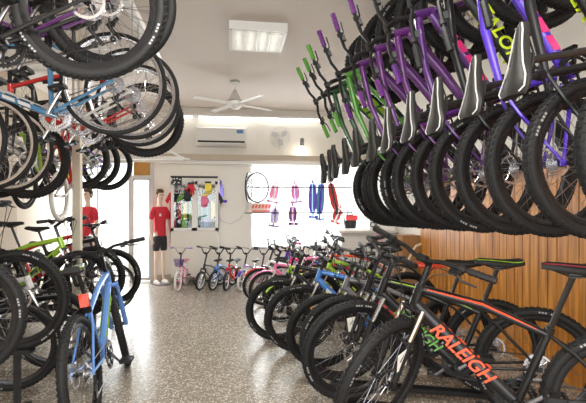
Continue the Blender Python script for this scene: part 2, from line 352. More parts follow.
def crank_mb(g):
    bb = Vector(P(g['bb'])); m = MB(); r = g['cr']
    for (rr, y) in ((r, -.055), (r * .78, -.047)):
        n = 36; prof = [(rr * .82, y - .002), (rr * .82, y + .002), (rr, y + .002), (rr, y - .002)]; m.ring(prof, n, c=tuple(bb))
        for i in range(32):
            a = 2 * pi * i / 32; m.box((bb.x + (rr + .002) * cos(a), y, bb.z + (rr + .002) * sin(a)), (.007, .003, .006), Matrix.Rotation(-a, 3, 'Y'))
    for i in range(4):
        a = i * pi / 2 + .4; m.tube([bb + Vector((0, -.05, 0)), bb + Vector((r * .85 * cos(a), -.052, r * .85 * sin(a)))], .007, 5)
    m.tube([bb + Vector((0, -.06, 0)), bb + Vector((0, .06, 0))], .014, 10); return m
CA = R(-38)
def arm_mb(g, s):
    bb = Vector(P(g['bb'])); d = Vector((cos(CA), 0, sin(CA))) * (-s); m = MB(); e = bb + d * g['ca']
    m.tube([bb + Vector((0, .062 * s, 0)), bb + d * .03 + Vector((0, .068 * s, 0)), e + Vector((0, .078 * s, 0))], [.015, .012, .010], 8, .7); return m
def pedal_mb(g, s):
    bb = Vector(P(g['bb'])); d = Vector((cos(CA), 0, sin(CA))) * (-s); e = bb + d * g['ca']; m = MB(); k = 1 if g['R'] > .3 else .75
    m.tube([e + Vector((0, .07 * s, 0)), e + Vector((0, .17 * s * k, 0))], .007, 6)
    for x in (-.04, .04): m.box(e + Vector((x * k, .13 * s * k, 0)), (.012, .09 * k, .022))
    for y in (.09, .17): m.box(e + Vector((0, y * s * k, 0)), (.085 * k, .01, .02))
    m.box(e + Vector((0, .13 * s * k, 0)), (.03, .085 * k, .016)); return m
def cass_mb(g):
    h = Vector(P(g['rh'])); m = MB()
    for i, r in enumerate((.062, .054, .046, .039, .032, .026) if g['R'] > .25 else (.034,)):
        m.ring([(r, -.001), (r, .001), (.018, .001), (.018, -.001)], 24, c=(h.x, -.028 - i * .005, h.z))
    return m
def mech_mb(g):
    h = Vector(P(g['rh'])); m = MB(); y = -.072
    m.tube([h + Vector((.0, y, -.015)), h + Vector((-.005, y, -.05)), h + Vector((.03, y + .005, -.075))], [.011, .014, .010], 6)
    m.box(h + Vector((.035, y + .012, -.115)), (.018, .004, .11), Matrix.Rotation(R(20), 3, 'Y'))
    for (x, z) in ((.026, -.078), (.052, -.155)): m.ring([(.017, -.003), (.017, .003), (.005, .003), (.005, -.003)], 12, c=(h.x + x, y + .018, h.z + z))
    return m
def chain_mb(g):
    h = Vector(P(g['rh'])); b = Vector(P(g['bb'])); m = MB(); r = g['cr'] * .98; y = -.052; rr = .045 if g['R'] > .25 else .034
    m.tube([(h.x, y, h.z + rr), (b.x, y, b.z + r)], .0042, 4)
    if g['R'] > .25: m.tube([(b.x, y, b.z - r), (h.x + .06, y - .002, h.z - .165), (h.x + .035, y - .002, h.z - .12), (h.x + .045, y, h.z - .08), (h.x + .03, y, h.z - .035)], .0042, 4)
    else: m.tube([(h.x, y, h.z - rr), (b.x, y, b.z - r)], .0042, 4)
    return m
def disc_mb(g, front):
    m = MB(); m.ring([(.08, .034), (.08, .036), (.066, .036), (.066, .034)], 32)
    for i in range(6):
        a = i * pi / 3; m.tube([(.015 * cos(a), .035, .015 * sin(a)), (.07 * cos(a + .35), .035, .07 * sin(a + .35))], .003, 4)
    return m
def kick_mb(g):
    b = Vector(P(g['bb'])); m = MB(); s = b + Vector((-.05, .035, -.005)); k = b.z
    m.tube([s, s + Vector((-.05, .12 * k / .3, -(k - .04) )) , s + Vector((-.015, .15 * k / .3, -(k - .015)))], [.009, .008, .007], 6); return m
def decal_mb(g, s=1, k0=.22, k1=.85, w=.55):
    a = Vector(P(g['bb'])); b = Vector(P(g['ht0'])); m = MB(); d = b - a; u = d.normalized(); n = Vector((0, 1, 0)); up = u.cross(n)
    for sy in (-1, 1):
        for i in range(4):
            q0 = k0 + (k1 - k0) * i / 4; q1 = q0 + (k1 - k0) * .2; h = g['dt'] * w; y = g['dt'] * .86 * sy
            c = [a + d * q0 + up * h, a + d * q1 + up * h, a + d * (q1 - .02) - up * h, a + d * (q0 - .02) - up * h]
            m.add([p + n * (y * .9) for p in c] + [p + n * (y * 1.07) for p in c], [(0, 1, 2, 3), (4, 7, 6, 5), (0, 4, 5, 1), (1, 5, 6, 2), (2, 6, 7, 3), (3, 7, 4, 0)])
    return m
def ttdecal_mb(g):
    h1, st, bb = g['ht1'], g['st'], g['bb']; L = lambda a, b, k: (a[0] + (b[0] - a[0]) * k, a[1] + (b[1] - a[1]) * k)
    A = Vector(P(L(g['ht0'], h1, .8))); B = Vector(P(L(h1, st, .5))); m = MB()
    for s in (-1, 1): m.tube([A + (B - A) * .12 + Vector((0, g['tt'] * .8 * s, .008)), B + Vector((0, g['tt'] * .75 * s, .008)), B + (Vector(P(L(bb, st, .92))) - B) * .85 + Vector((0, g['tt'] * .6 * s, .006))], [.005, .007, .004], 5)
    return m
def basket_mb(g):
    b = Vector(P(g['bar'])) + Vector((.09, 0, -.16)); m = MB(); n = 20
    for z, r in ((-.07, .06), (-.03, .068), (.01, .076), (.05, .085)): m.tube([b + Vector((r * cos(2 * pi * k / n), r * 1.2 * sin(2 * pi * k / n), z)) for k in range(n + 1)], .006, 5)
    for k in range(n): a = 2 * pi * k / n; m.tube([b + Vector((.06 * cos(a), .072 * sin(a), -.07)), b + Vector((.085 * cos(a), .102 * sin(a), .05))], .004, 4)
    m.tube([b + Vector((0, 0, -.072)), b + Vector((0, 0, -.064))], .06, 12); return m
def trainer_mb(g):
    h = Vector(P(g['rh'])); m = MB()
    for s in (-1, 1):
        m.tube([h + Vector((0, .06 * s, 0)), h + Vector((0, .15 * s, -.03)), h + Vector((0, .16 * s, -(h.z - .055)))], .007, 5)
        m.ring([(.055, -.012), (.055, .012), (.02, .012), (.02, -.012)], 16, c=(h.x, .175 * s, .056))
    return m
def fender_mb(g, front):
    h = g['fh'] if front else g['rh']; r = g['R'] + .012; m = MB(); a0, a1 = (R(35), R(150)) if front else (R(40), R(170))
    m.ring([(r, -.028), (r + .008, -.012), (r + .008, .012), (r, .028), (r - .003, .028), (r + .004, 0), (r - .003, -.028)], 16, a0, a1, c=(h[0], 0, h[1])); return m

def bike(kind, label, cat, mtx, frame=blackm, accent=whitep, group=None, name='mountain_bike', steer=0, baronly=0, tyre=rubber, rim=rimblk, fork=blackp, grips=blackp,
         susp=None, pipe=None, knobs=True, step=False, disc=True, simple=False, kick=False, decal=True, extras=(), saddle=leather, bar=blackm, letters=True, stanch=silver, crank=None, text=None, toptube=None):
    g = GEO[kind]; root = bpy.data.objects.new(name, None); C.objects.link(root); root.matrix_world = mtx; root.empty_display_size = .1
    tag(root, label, cat, group)
    big = g['R'] > .3; susp = (kind == 'mtb') if susp is None else susp
    def p(nm, key, fn, m, par=root, mx=None): return link(nm, cm((nm, kind) + key, fn), m, par, mx)
    a, d = steer_axis(g)
    def rot(ang): return Matrix.Translation(a) @ Matrix.Rotation(R(ang), 4, d) @ Matrix.Translation(-a)
    fr = p('frame', (step,), lambda: frame_mb(g, step), frame)
    if decal: p('decal', (), lambda: decal_mb(g), accent, fr)
    if toptube: p('top_tube_stripe', (), lambda: ttdecal_mb(g), toptube, fr)
    if text:
        tm, size, cols = text
        A = Vector(P(g['bb'])); B = Vector(P(g['ht0'])); u = (B - A).normalized()
        for sy in (-1, 1):
            xdir = u * (-1 if sy > 0 else 1) * size; n = Vector((0, sy, 0)); ydir = n.cross(xdir)
            M4 = Matrix((( xdir.x, ydir.x, n.x, 0), (xdir.y, ydir.y, n.y, 0), (xdir.z, ydir.z, n.z, 0), (0, 0, 0, 1)))
            c = A + (B - A) * .52 + n * (g['dt'] * .93 + .002)
            link('lettering', tm, cols, fr, Matrix.Translation(c) @ M4)
    sm = rot(steer)
    fk = p('fork', (susp,), lambda: fork_mb(g, susp), fork, root, sm)
    if susp and big: p('stanchions', (), lambda: stanchion_mb(g), stanch, fk)
    for front in (True, False):
        h = Vector(P(g['fh'] if front else g['rh'])); mx = (sm if front else Matrix.Identity(4)) @ Matrix.Translation(h) @ Matrix.Rotation(random.uniform(0, 6.28), 4, 'Y')
        w = p('wheel', (), lambda: rim_mb(g), rim, root, mx)
        p('tyre', (knobs and big,), lambda: tyre_mb(g, knobs and big), tyre, w)
        p('spokes', (), lambda: spokes_mb(g, 28 if big else 20), silver if rim is not rimblk else steel, w)
        if letters and big: p('tyre_lettering', (), lambda: lettering_mb(g), tyre_print, w)
        if disc and big: p('brake_disc', (), lambda: disc_mb(g, front), silver, w)
    bm_ = sm @ rot(baronly) if baronly else sm
    p('stem', (), lambda: stem_mb(g), blackm, root, bm_)
    hb = p('handlebar', (), lambda: bar_mb(g), bar, root, bm_)
    for s in (-1, 1):
        p('grip', (s,), lambda: grip_mb(g, s), grips, hb)
        if not (simple and not big): p('brake_lever', (s,), lambda: lever_mb(g, s), silver if rim is silver else blackp, hb)
    if big and not baronly: p('cable', (), lambda: cable_mb(g), blackp, root, bm_)
    sd = p('saddle', (), lambda: saddle_mb(g), saddle)
    if pipe: p('piping', (), lambda: piping_mb(g), pipe, sd)
    p('seat_post', (), lambda: post_mb(g), blackm if big else silver)
    ck = p('crankset', (), lambda: crank_mb(g), crank or (blackm if rim is rimblk else silver))
    for s in (-1, 1):
        am = p('crank_arm', (s,), lambda: arm_mb(g, s), crank or (steel if rim is rimblk else silver), ck)
        p('pedal', (s,), lambda: pedal_mb(g, s), blackp)
    p('chain', (), lambda: chain_mb(g), steel)
    p('cassette', (), lambda: cass_mb(g), silver)
    if g['R'] > .25: p('rear_derailleur', (), lambda: mech_mb(g), blackm)
    if kick: p('kickstand', (), lambda: kick_mb(g), blackm)
    if 'basket' in extras: p('basket', (), lambda: basket_mb(g), purple if frame is pink or frame is lilac else white, root, bm_)
    if 'training' in extras: p('training_wheels', (), lambda: trainer_mb(g), blackp)
    if 'fenders' in extras:
        p('mudguard', (True,), lambda: fender_mb(g, True), accent, fk); p('mudguard', (False,), lambda: fender_mb(g, False), accent, fr)
    if 'rear_light' in extras:
        q = Vector(P(g['st'])) + Vector((-.055, 0, .07)); link('rear_reflector', cm('rear_reflector', lambda: MB().box((0, 0, 0), (.03, .055, .085))), redlens, root, Matrix.Translation(q))
    if 'reflector' in extras:
        for h in (g['fh'], g['rh']):
            link('spoke_reflector', cm('spoke_reflector', lambda: MB().prism([(-.035, -.012), (.035, -.02), (.035, .02), (-.035, .012)], -.006, .006)), amber, root, Matrix.Translation((h[0] - .13, 0, h[1] + .13)) @ Matrix.Rotation(R(45), 4, 'Y'))
    if 'tag' in extras:
        q = Vector(P(g['fh'])); mx2 = sm @ Matrix.Translation(q + Vector((-.05, .066, .14))) @ Matrix.Rotation(R(8), 4, 'Y')
        link('price_tag', cm('price_tag', lambda: MB().box((0, 0, 0), (.075, .002, .11))), tag_white, root, mx2)
    return root
def basis(fwd, up, origin, anchor=(0, 0, 0)):
    """a bicycle whose own point `anchor` sits at world `origin`, pointing fwd with its top towards up"""
    f = Vector(fwd).normalized(); u = Vector(up); l = u.cross(f).normalized(); u = f.cross(l)
    M3 = Matrix((f, l, u)).transposed(); t = Vector(origin) - M3 @ Vector(anchor); return Matrix.Translation(t) @ M3.to_4x4()
def standing(kind, fx, fy, head, lean=0, z=0, sc=1.0):
    """front axle over (fx, fy), heading in degrees, leaning sideways"""
    g = GEO[kind]; h = R(head); f = Vector((cos(h), sin(h), 0)); l = Vector((-sin(h), cos(h), 0)); u = Vector((0, 0, 1)) * cos(R(lean)) + l * sin(R(lean))
    return basis(f, u, (fx - f.x * g['fh'][0] * sc, fy - f.y * g['fh'][0] * sc, z + g['t'] * .35 * abs(sin(R(lean))))) @ Matrix.Scale(sc, 4)

T_RAL = text_mesh('RALEIGH', .088, .0012, .25, 1.0)
T_TAL = text_mesh('TALON', .10, .0012, .2, 1.05)
T_GEN = text_mesh('RALEIGH', .05, .0012, .2, 1.3)

# ------------------------------------------------------------------ bicycles on the floor, right of the aisle
def stand(x0, y0, x1, y1, z, label):
    t = thing('bike_stand', label, 'bike stand', (x0, y0, 0), atan2(y1 - y0, x1 - x0), 'black steel stands under the raised bikes'); L = sqrt((x1 - x0) ** 2 + (y1 - y0) ** 2)
    for x in (0, L): part('post', box((x, 0, z / 2), (.03, .05, z - .02)), blackp, t, False); part('foot', box((x, 0, .015), (.05, .34, .03)), blackp, t, False)
    tr = MB().box((L / 2, 0, z - .012), (L + .2, .07, .012)).box((L / 2, -.038, z + .002), (L + .2, .006, .03)).box((L / 2, .038, z + .002), (L + .2, .006, .03))
    part('wheel_tray', tr, blackp, t, False)
GR = 'bicycles standing in the row right of the aisle'
def fr(kind, fx, fy, head, steer, label, z=0, sc=1.0, sl='', **k):
    if z > .03: L = 1.095 * sc; stand(fx - L * cos(R(head)), fy - L * sin(R(head)), fx, fy, z - .006, sl)
    return bike(kind, label, 'bicycle', standing(kind, fx, fy, head, 0 if z > .03 else 3, z, sc), group=GR, steer=steer, kick=z < .03, **k)
fr('mtb', .80, 2.33, 150, 66, 'black mountain bike with RALEIGH in red along the down tube, front row', .15, 1.06, 'low black steel stand under the red lettered bike', frame=blackm, accent=orange, text=(T_RAL, 1, orange), decal=False, toptube=orange, pipe=maroon, extras=('tag',), stanch=mat('bronze', (.45, .38, .3), .3, 1))
fr('mtb', .80, 2.86, 157, 30, 'black and green mountain bike standing directly behind the red lettered black one', .12, 1.03, 'low black steel stand under the black and green bike', frame=blackm, accent=green, text=(T_RAL, 1, green), toptube=lime, pipe=lime, decal=False)
fr('mtb', .86, 3.36, 161, 22, 'black mountain bike with white tag on fork and plain dark saddle', .05, 1.02, 'low black steel stand under the white tagged bike', frame=blackm, accent=red, extras=('tag',), text=None, toptube=grey)
fr('mtb', .80, 3.80, 162, 24, 'black mountain bike with bright red saddle against the plank wall', frame=grey, accent=orange, saddle=orange, letters=False)
fr('mtb', .64, 4.24, 163, 18, 'mountain bike with blue frame and amber spoke reflectors mid row', frame=blue, accent=whitep, extras=('reflector',))
fr('mtb', .47, 4.62, 166, 14, 'black mountain bike whose front wheel reaches furthest into the aisle', frame=blackm, accent=whitep)
fr('mtb', .92, 5.02, 166, 20, 'black bike with lime green frame patches behind the furthest reaching wheel', frame=lime, accent=blackm, letters=False)
fr('city', 1.1, 5.66, 172, 10, 'silver rimmed bike with orange frame in the deep part of the row', frame=orange, rim=silver, name='city_bike', susp=False, knobs=False)
fr('mtb', 1.30, 6.60, 176, 15, 'dark grey bike near the white counter end of the row', frame=grey, accent=red, letters=False)

# ------------------------------------------------------------------ children's bikes at the back
GK = "children's bikes parked before the shop window"
def kid(kind, px, depthY, head, steer, label, **k):
    x = bX(px, depthY); k.setdefault('grips', blackp)
    return bike(kind, label, 'bicycle', standing(kind, x, depthY, head, k.pop('lean', 2), 0, .9), group=GK, name='childrens_bike', steer=steer, knobs=False, disc=False, simple=True, letters=False, **k)
kid('kid', 177.5, 7.55, -98, -4, 'small pink bike with purple basket standing before the white cabinet', frame=pink, fork=whitep, tyre=white_rub, rim=pink, extras=('basket', 'training'), bar=silver, grips=lilac, decal=False, saddle=pink)
kid('kid', 200, 7.55, -125, 10, 'little black bike with white rims beside the pink basket bike', frame=blackm, rim=whitep, fork=blackm, extras=('training',))
kid('kid', 213, 7.5, -125, 10, 'little blue bike with white rims between the black one and the red one', frame=blue, rim=whitep, fork=blue, extras=('training',))
kid('kid', 226, 7.45, -112, 6, 'little red bike with black tyres in the row of tiny bikes', frame=red, rim=whitep, fork=red, accent=whitep)
kid('kid', 241, 7.4, -122, 8, 'little violet bike with white tyres beside the red one', frame=lilac, tyre=white_rub, rim=whitep, fork=whitep, accent=violet, extras=('fenders',))
kid('kid', 258, 7.3, -128, 10, 'little pink and purple bike with cream tyres beside the violet one', frame=purple, tyre=mat('cream_rubber', (.8, .7, .5), .6), rim=pink, fork=pink, accent=pink)
kid('kid', 271, 7.12, -138, 12, 'little yellow bike with black saddle at the window end', frame=yellow, rim=whitep, fork=whitep, accent=blackm)
def jun(kind, x, y, head, steer, label, **k):
    return bike(kind, label, 'bicycle', standing(kind, x, y, head, 2), group=GK, name='childrens_bike', steer=steer, knobs=False, disc=False, simple=True, letters=False, **k)
jun('junior', .60, 5.34, 172, 16, 'yellow green junior bike with bright mudguards nearest the big wheels', frame=neon, fork=lime, accent=lime, extras=('fenders',))
jun('junior', .62, 5.98, 173, 20, 'lime green junior bike with black fork among the small bikes', frame=lime, fork=blackm, accent=yellow, saddle=blackm)
jun('junior', .44, 6.27, 176, 16, 'pink junior bike with pink mudguards beside the lime green one', frame=pink, rim=silver, fork=whitep, accent=pink, extras=('fenders',), saddle=pink)
jun('junior', .36, 6.56, 178, 12, 'white junior bike with red mudguards in the middle of the small bikes', frame=whitep, accent=red, rim=silver, extras=('fenders',))
jun('junior', .74, 6.86, 178, 12, 'magenta junior bike with white fork below the hanging violet scooters', frame=hot, fork=whitep, rim=whitep, accent=whitep, grips=hot)
jun('kid', .98, 7.12, 180, 14, 'little orange bike tucked behind the magenta junior bike', frame=orange, rim=whitep, fork=whitep)
jun('junior', .80, 7.40, 180, 10, 'blue and white junior bike behind the little orange one', frame=blue, rim=silver, fork=whitep, accent=whitep)
jun('junior', .78, 7.70, 181, 12, 'purple junior bike with silver wheels close under the shop window', frame=violet, rim=silver, accent=pink)
jun('junior', .84, 8.02, 181, 10, 'red junior bike deepest under the shop window', frame=red, rim=silver, accent=whitep)

# ------------------------------------------------------------------ bicycles on the floor and on stands, left of the aisle
GL = 'bicycles standing in the row left of the aisle'
bike('mtb', 'light blue mountain bike with lime top tube standing alone in the aisle', 'bicycle', standing('mtb', -.99, 4.12, 93, 8, 0, 1.08), frame=paint('sky_blue', (.13, .30, .72)), accent=lime, name='mountain_bike',
     steer=14, kick=False, extras=('rear_light',), group=GL, stanch=paint('sky_blue', 1), fork=paint('sky_blue', 1), decal=True, pipe=lime)
def fl(kind, fx, fy, head, steer, z, label, **k):
    if z > .05: stand(fx - 1.095, fy, fx, fy, z - .006, k.pop('sl'))
    return bike(kind, label, 'bicycle', standing(kind, fx, fy, head, 0 if z else -3, z), group=GL, steer=steer, **k)
fl('mtb', -1.52, 2.62, 0, 0, .50, 'black mountain bike raised on a stand nearest the camera at left', frame=blackm, accent=whitep, sl='black steel stand under the nearest raised black bike')
fl('mtb', -1.50, 3.22, 0, -3, .46, 'maroon mountain bike raised on a stand with its wheel beside the blue one', frame=maroon, accent=whitep, sl='black steel stand under the maroon bike')
fl('mtb', -1.74, 3.68, 0, 8, 0, 'dark grey mountain bike on the floor between the maroon bike and the white bike', frame=grey, accent=whitep, kick=True)
fl('mtb', -1.62, 4.15, 0, 5, 0, 'white mountain bike with red lettering on the floor in the left row', frame=whitep, accent=red, kick=True)
fl('mtb', -1.58, 4.72, 0, -8, .30, 'lime green mountain bike raised beside the beige post', frame=lime, accent=blackm, sl='black steel stand under the lime green bike')
fl('mtb', -1.60, 5.2, 0, -5, .30, 'red mountain bike raised behind the lime green one', frame=red, accent=whitep, sl='black steel stand under the red bike')
fl('mtb', -1.52, 5.68, 0, -8, .22, 'black mountain bike with pale fork raised near the glass shop front', frame=blackm, fork=whitep, sl='black steel stand under the pale forked bike')
fl('city', -1.70, 6.2, 0, 8, 0, 'white city bike with silver wheels last in the left row', frame=whitep, rim=silver, name='city_bike', knobs=False, disc=False, kick=True)

# ------------------------------------------------------------------ bicycles hung over the left row
GHL = 'bicycles hung high along the left side'
TILT = R(24)
def hl(kind, x, y, z, label, tilt=21, yaw=0, **k):
    g = GEO[kind]; f = Vector((-cos(R(tilt)) * cos(R(yaw)), -sin(R(yaw)) * cos(R(tilt)), -sin(R(tilt)))); u = Vector((-sin(R(tilt)), 0, cos(R(tilt))))
    return bike(kind, label, 'bicycle', basis(f, u, (x, y, z), P(g['rh'])), group=GHL, baronly=82, **k)
LH = [(-.67, 2.11, 2.40), (-.66, 2.38, 2.53), (-.80, 3.0, 2.28), (-.76, 3.34, 2.30), (-.80, 3.72, 2.30), (-.83, 4.2, 2.27)]
hl('mtb', *LH[0], 'black mountain bike hung highest and nearest over the left row', frame=blackm, accent=whitep, extras=('reflector',))
hl('mtb', *LH[1], 'purple hung bike just behind the nearest black one', frame=plum, accent=pink, knobs=False, letters=False)
hl('city', *LH[2], 'steel blue bike with silver rims hung second at left', frame=steelblue, rim=silver, crank=silver, name='city_bike', knobs=False, fork=silver, disc=False, susp=False, grips=blackp, letters=False)
hl('city', *LH[3], 'white hung bike with black marks behind the steel blue one', frame=whitep, rim=silver, crank=silver, accent=blackm, name='city_bike', knobs=False, disc=False, susp=False, letters=False)
hl('city', *LH[4], 'red hung bike with silver rims behind the white one', fork=blackp, frame=red, rim=silver, name='city_bike', knobs=False, disc=False, susp=False, letters=False)
hl('mtb', *LH[5], 'black hung mountain bike furthest along the high left rail', frame=blackm, accent=red, letters=False)
LH2 = [(-1.79, 5.25, 2.0), (-1.80, 5.75, 2.02), (-1.76, 6.25, 2.02)]
hl('mtb', *LH2[0], 'dark bike with grey wheel on the lower left rail nearest the post', tilt=6, frame=grey, knobs=False, letters=False)
hl('mtb', *LH2[1], 'white frame bike in the middle of the lower left rail', tilt=6, frame=whitep, knobs=False, letters=False)
hl('mtb', *LH2[2], 'violet frame bike at the window end of the lower left rail', tilt=6, frame=violet, knobs=False, letters=False)
def hookpair(t, x, y, ztop, wheel_top, m=silver):
    h = MB(); r = .03; h.tube([(x, y, ztop), (x, y, wheel_top + .03)], .007, 6)
    h.tube([(x, y, wheel_top + .03), (x, y - .05, wheel_top + .01), (x, y - .055, wheel_top - .06), (x, y, wheel_top - .075), (x, y + .05, wheel_top - .06)], .006, 6)
    part('hook', h, m, t)
t = thing('hanging_rail', 'long steel rail with hooks holding the high left bikes', 'rail', (0, 0, 0))
part('rail', MB().box((-.80, 3.1, 3.0), (.06, 3.2, .06)), white, t, False)
m = MB(); [m.tube([(-.8, y, 3.03), (-.8, y, ZC)], .012, 6) for y in (1.7, 3.1, 4.5)]; part('hanger_rod', m, white, t)
for (x, y, z) in LH: hookpair(t, x, y, 2.99, z + .35)
m = MB(); [m.box(((XL - .8) / 2, y, 3.0), (-.8 - XL, .03, .03)) for y in (2.2, 3.2, 4.4)]; part('cross_bar', m, white, t, False)
t = thing('hanging_rail', 'lower white rail hung at left above the shop front glass', 'rail', (0, 0, 0))
zr = 2.52
part('rail', MB().box((-1.78, 5.9, zr), (.05, 2.6, .05)), white, t, False)
for (x, y, z) in LH2: hookpair(t, x, y, zr, z + .35)
m = MB(); [m.tube([(-1.78, y, zr), (-1.78, y, ZC)], .012, 6) for y in (4.7, 7.1)]; part('hanger_rod', m, white, t)
t = thing('wall_bracket', 'white angled bracket frame reaching from left wall over the doorway', 'bracket', (0, 0, 0)); xq = bX(183, 7.4); zb = bZ(165, 158, 7.4)
part('arm', MB().box(((XL + xq) / 2, 7.4, zb), (xq - XL, .05, .06)), white, t, False)
part('brace', MB().tube([(xq, 7.4, zb), (xq - .55, 7.45, zb + .30), (xq - .55, 8.6, zb + .32)], .02, 6).tube([(xq, 7.4, zb), (xq, 8.55, zb + .1)], .02, 6), white, t)
t = thing('support_post', 'beige square post standing between left floor bikes', 'post', (-1.70, 4.95, 0))
part('shaft', box((0, 0, ZC / 2), (.08, .08, ZC)), mat('post_beige', (.62, .56, .46), .6), t, False); part('base_plate', box((0, 0, .01), (.16, .16, .02)), steel, t, False)
# small bike hung nose down with a pale tyre
g = GEO['junior']
bike('junior', 'small bike with white tyres hung nose down beside the beige post', 'bicycle', basis((0, 0, -1), (-.05, 1, 0), (-1.77, 4.66, 1.56), P(g['fh'])), frame=red, accent=yellow, tyre=white_rub, rim=silver, baronly=85, knobs=False, disc=False, simple=True, name='childrens_bike', group=GHL, fork=silver)
bike('junior', 'small green bike hung nose down left of the white tyred one', 'bicycle', basis((0, 0, -1), (.02, 1, 0), (-2.12, 4.70, 1.68), P(g['fh'])), frame=lime, accent=whitep, baronly=85, knobs=False, disc=False, simple=True, name='childrens_bike', group=GHL)
t = thing('hanging_rail', 'short wall rail holding two small nose down bikes', 'rail', (0, 0, 0))
part('rail', MB().box(((XL - 1.7) / 2, 4.68, 2.86), (-1.7 - XL, .06, .04)), white, t, False)
hookpair(t, -1.77, 4.67, 2.86, 2.42 + .255 , silver); hookpair(t, -2.12, 4.69, 2.86, 2.54 + .255, silver)

# ------------------------------------------------------------------ bicycles hung upright on the right
GHR = 'bicycles hung nose up along the right side'
HR = []
ysr = [1.38, 1.66, 1.88, 2.10, 2.36, 2.60, 2.84, 3.08, 3.32, 3.54, 3.76]
lab = [('violet hung bike with pink marks nearest the camera', violet, hot, True, blackp),
 ('black hung bike with yellow TALON lettering, the nearer of two', blackm, neon, True, blackp),
 ('violet and pink hung bike between the two yellow lettered black ones', violet, hot, True, blackp),
 ('black hung bike with yellow TALON lettering, the further of two', blackm, neon, True, blackp),
 ('dark purple hung bike with grey edged saddle next after the yellow lettered pair', purple, hot, True, purple),
 ('dark plum hung bike with plain saddle, nearest of three plum ones', plum, None, False, plum),
 ('dark plum hung bike with plain saddle, middle of three plum ones', plum, None, False, plum),
 ('dark plum hung bike with plain saddle, furthest of three plum ones', plum, None, False, plum),
 ('green hung bike with green grips nearest the plum ones', green, blackm, False, green),
 ('dark green hung bike with lime patches, middle of the green ones', darkgreen, lime, False, green),
 ('dark green hung bike furthest away towards the ceiling fan', darkgreen, lime, False, green)]
for i, y in enumerate(ysr):
    g = GEO['mtb']; x = 1.40 + max(0, 3.2 - y) * .09 + random.uniform(-.02, .02); z = 1.63 + (3.7 - y) * .02; l, f_, a_, pp, gp = lab[i]; pp = pipe_grey if pp else None
    tl = R(3 - max(0, 3.4 - y) * 6 + random.uniform(-1, 1)); HR.append((x - sin(tl) * 1.1, y, z + 1.095 * cos(tl)))
    bike('mtb', l, 'bicycle', basis((-sin(tl), .0, cos(tl)), (-cos(tl), 0, -sin(tl)), (x, y, z), P(g['rh'])), frame=f_, accent=a_ or f_, pipe=pp, grips=gp, baronly=90 + random.uniform(-8, 8), group=GHR,
         text=(T_TAL, -1, neon) if a_ is neon else None, decal=a_ is not neon and a_ is not None, knobs=True, letters=i % 3 == 1, extras=('reflector',) if i < 1 else (), fork=blackp if i % 2 else f_,
         rim=rimblk)
t = thing('hanging_rail', 'long dark rail along the ceiling holding the nose up bikes', 'rail', (0, 0, 0))
part('rail', MB().box((1.42, 2.4, 3.28), (.06, 3.4, .05)), blackp, t, False)
for (x, y, z) in HR: hookpair(t, x, y, 3.28, z + .35, steel)
m = MB(); [m.tube([(1.42, y, 3.28), (1.42, y, ZC)], .015, 6) for y in (.9, 2.4, 3.9)]; part('hanger_rod', m, blackp, t)

# ------------------------------------------------------------------ back wall fittings
t = thing('air_conditioner', 'white wall air conditioner with dark outlet slot', 'air conditioner', (0, 0, 0))
x0, x1, z1, z0 = bX(197), bX(246), bZ(221, 129), bZ(221, 147); yy = YB - .12
m = MB(); pr = [(-.22, z0 + .04), (-.22, z1 - .02), (-.19, z1), (0, z1), (0, z0), (-.16, z0)]
m.add([(x0, YB + a, b) for a, b in pr] + [(x1, YB + a, b) for a, b in pr], [tuple(range(6)), tuple(range(11, 5, -1))] + [(i, i + 6, (i + 1) % 6 + 6, (i + 1) % 6) for i in range(6)])
part('casing', m, white, t, False); part('outlet_slot', box(((x0 + x1) / 2, YB - .222, z0 + .075), (x1 - x0 - .06, .006, .035)), blackp, t, False)
part('energy_label', box((x1 - .12, YB - .223, z1 - .08), (.13, .004, .07)), mat('label_blue', (.1, .25, .5), .5), t, False)
t = thing('tube_light', 'long glowing white tube light under the back ceiling edge', 'light', (0, 0, 0))
xa, xb = bX(199), bX(321); zl = bZ(260, 120)
part('tray', box(((xa + xb) / 2, YB - .10, zl + .045), (xb - xa, .09, .05)), white, t, False)
part('tube', MB().tube([(xa, YB - .12, zl), (xb, YB - .12, zl)], .02, 10), mat('tube_glow', (1, 1, 1), .5, emit=((1, .98, .93), 3.5)), t)
t = thing('tube_light', 'short glowing tube light at the left end of the ceiling edge', 'light', (0, 0, 0))
xa, xb = bX(176, 8.4), bX(193)
part('tray', box(((xa + xb) / 2, YB - .10, zl + .045), (xb - xa, .09, .05)), white, t, False); part('tube', MB().tube([(xa, YB - .12, zl), (xb, YB - .12, zl)], .02, 10), MATS['tube_glow'], t)
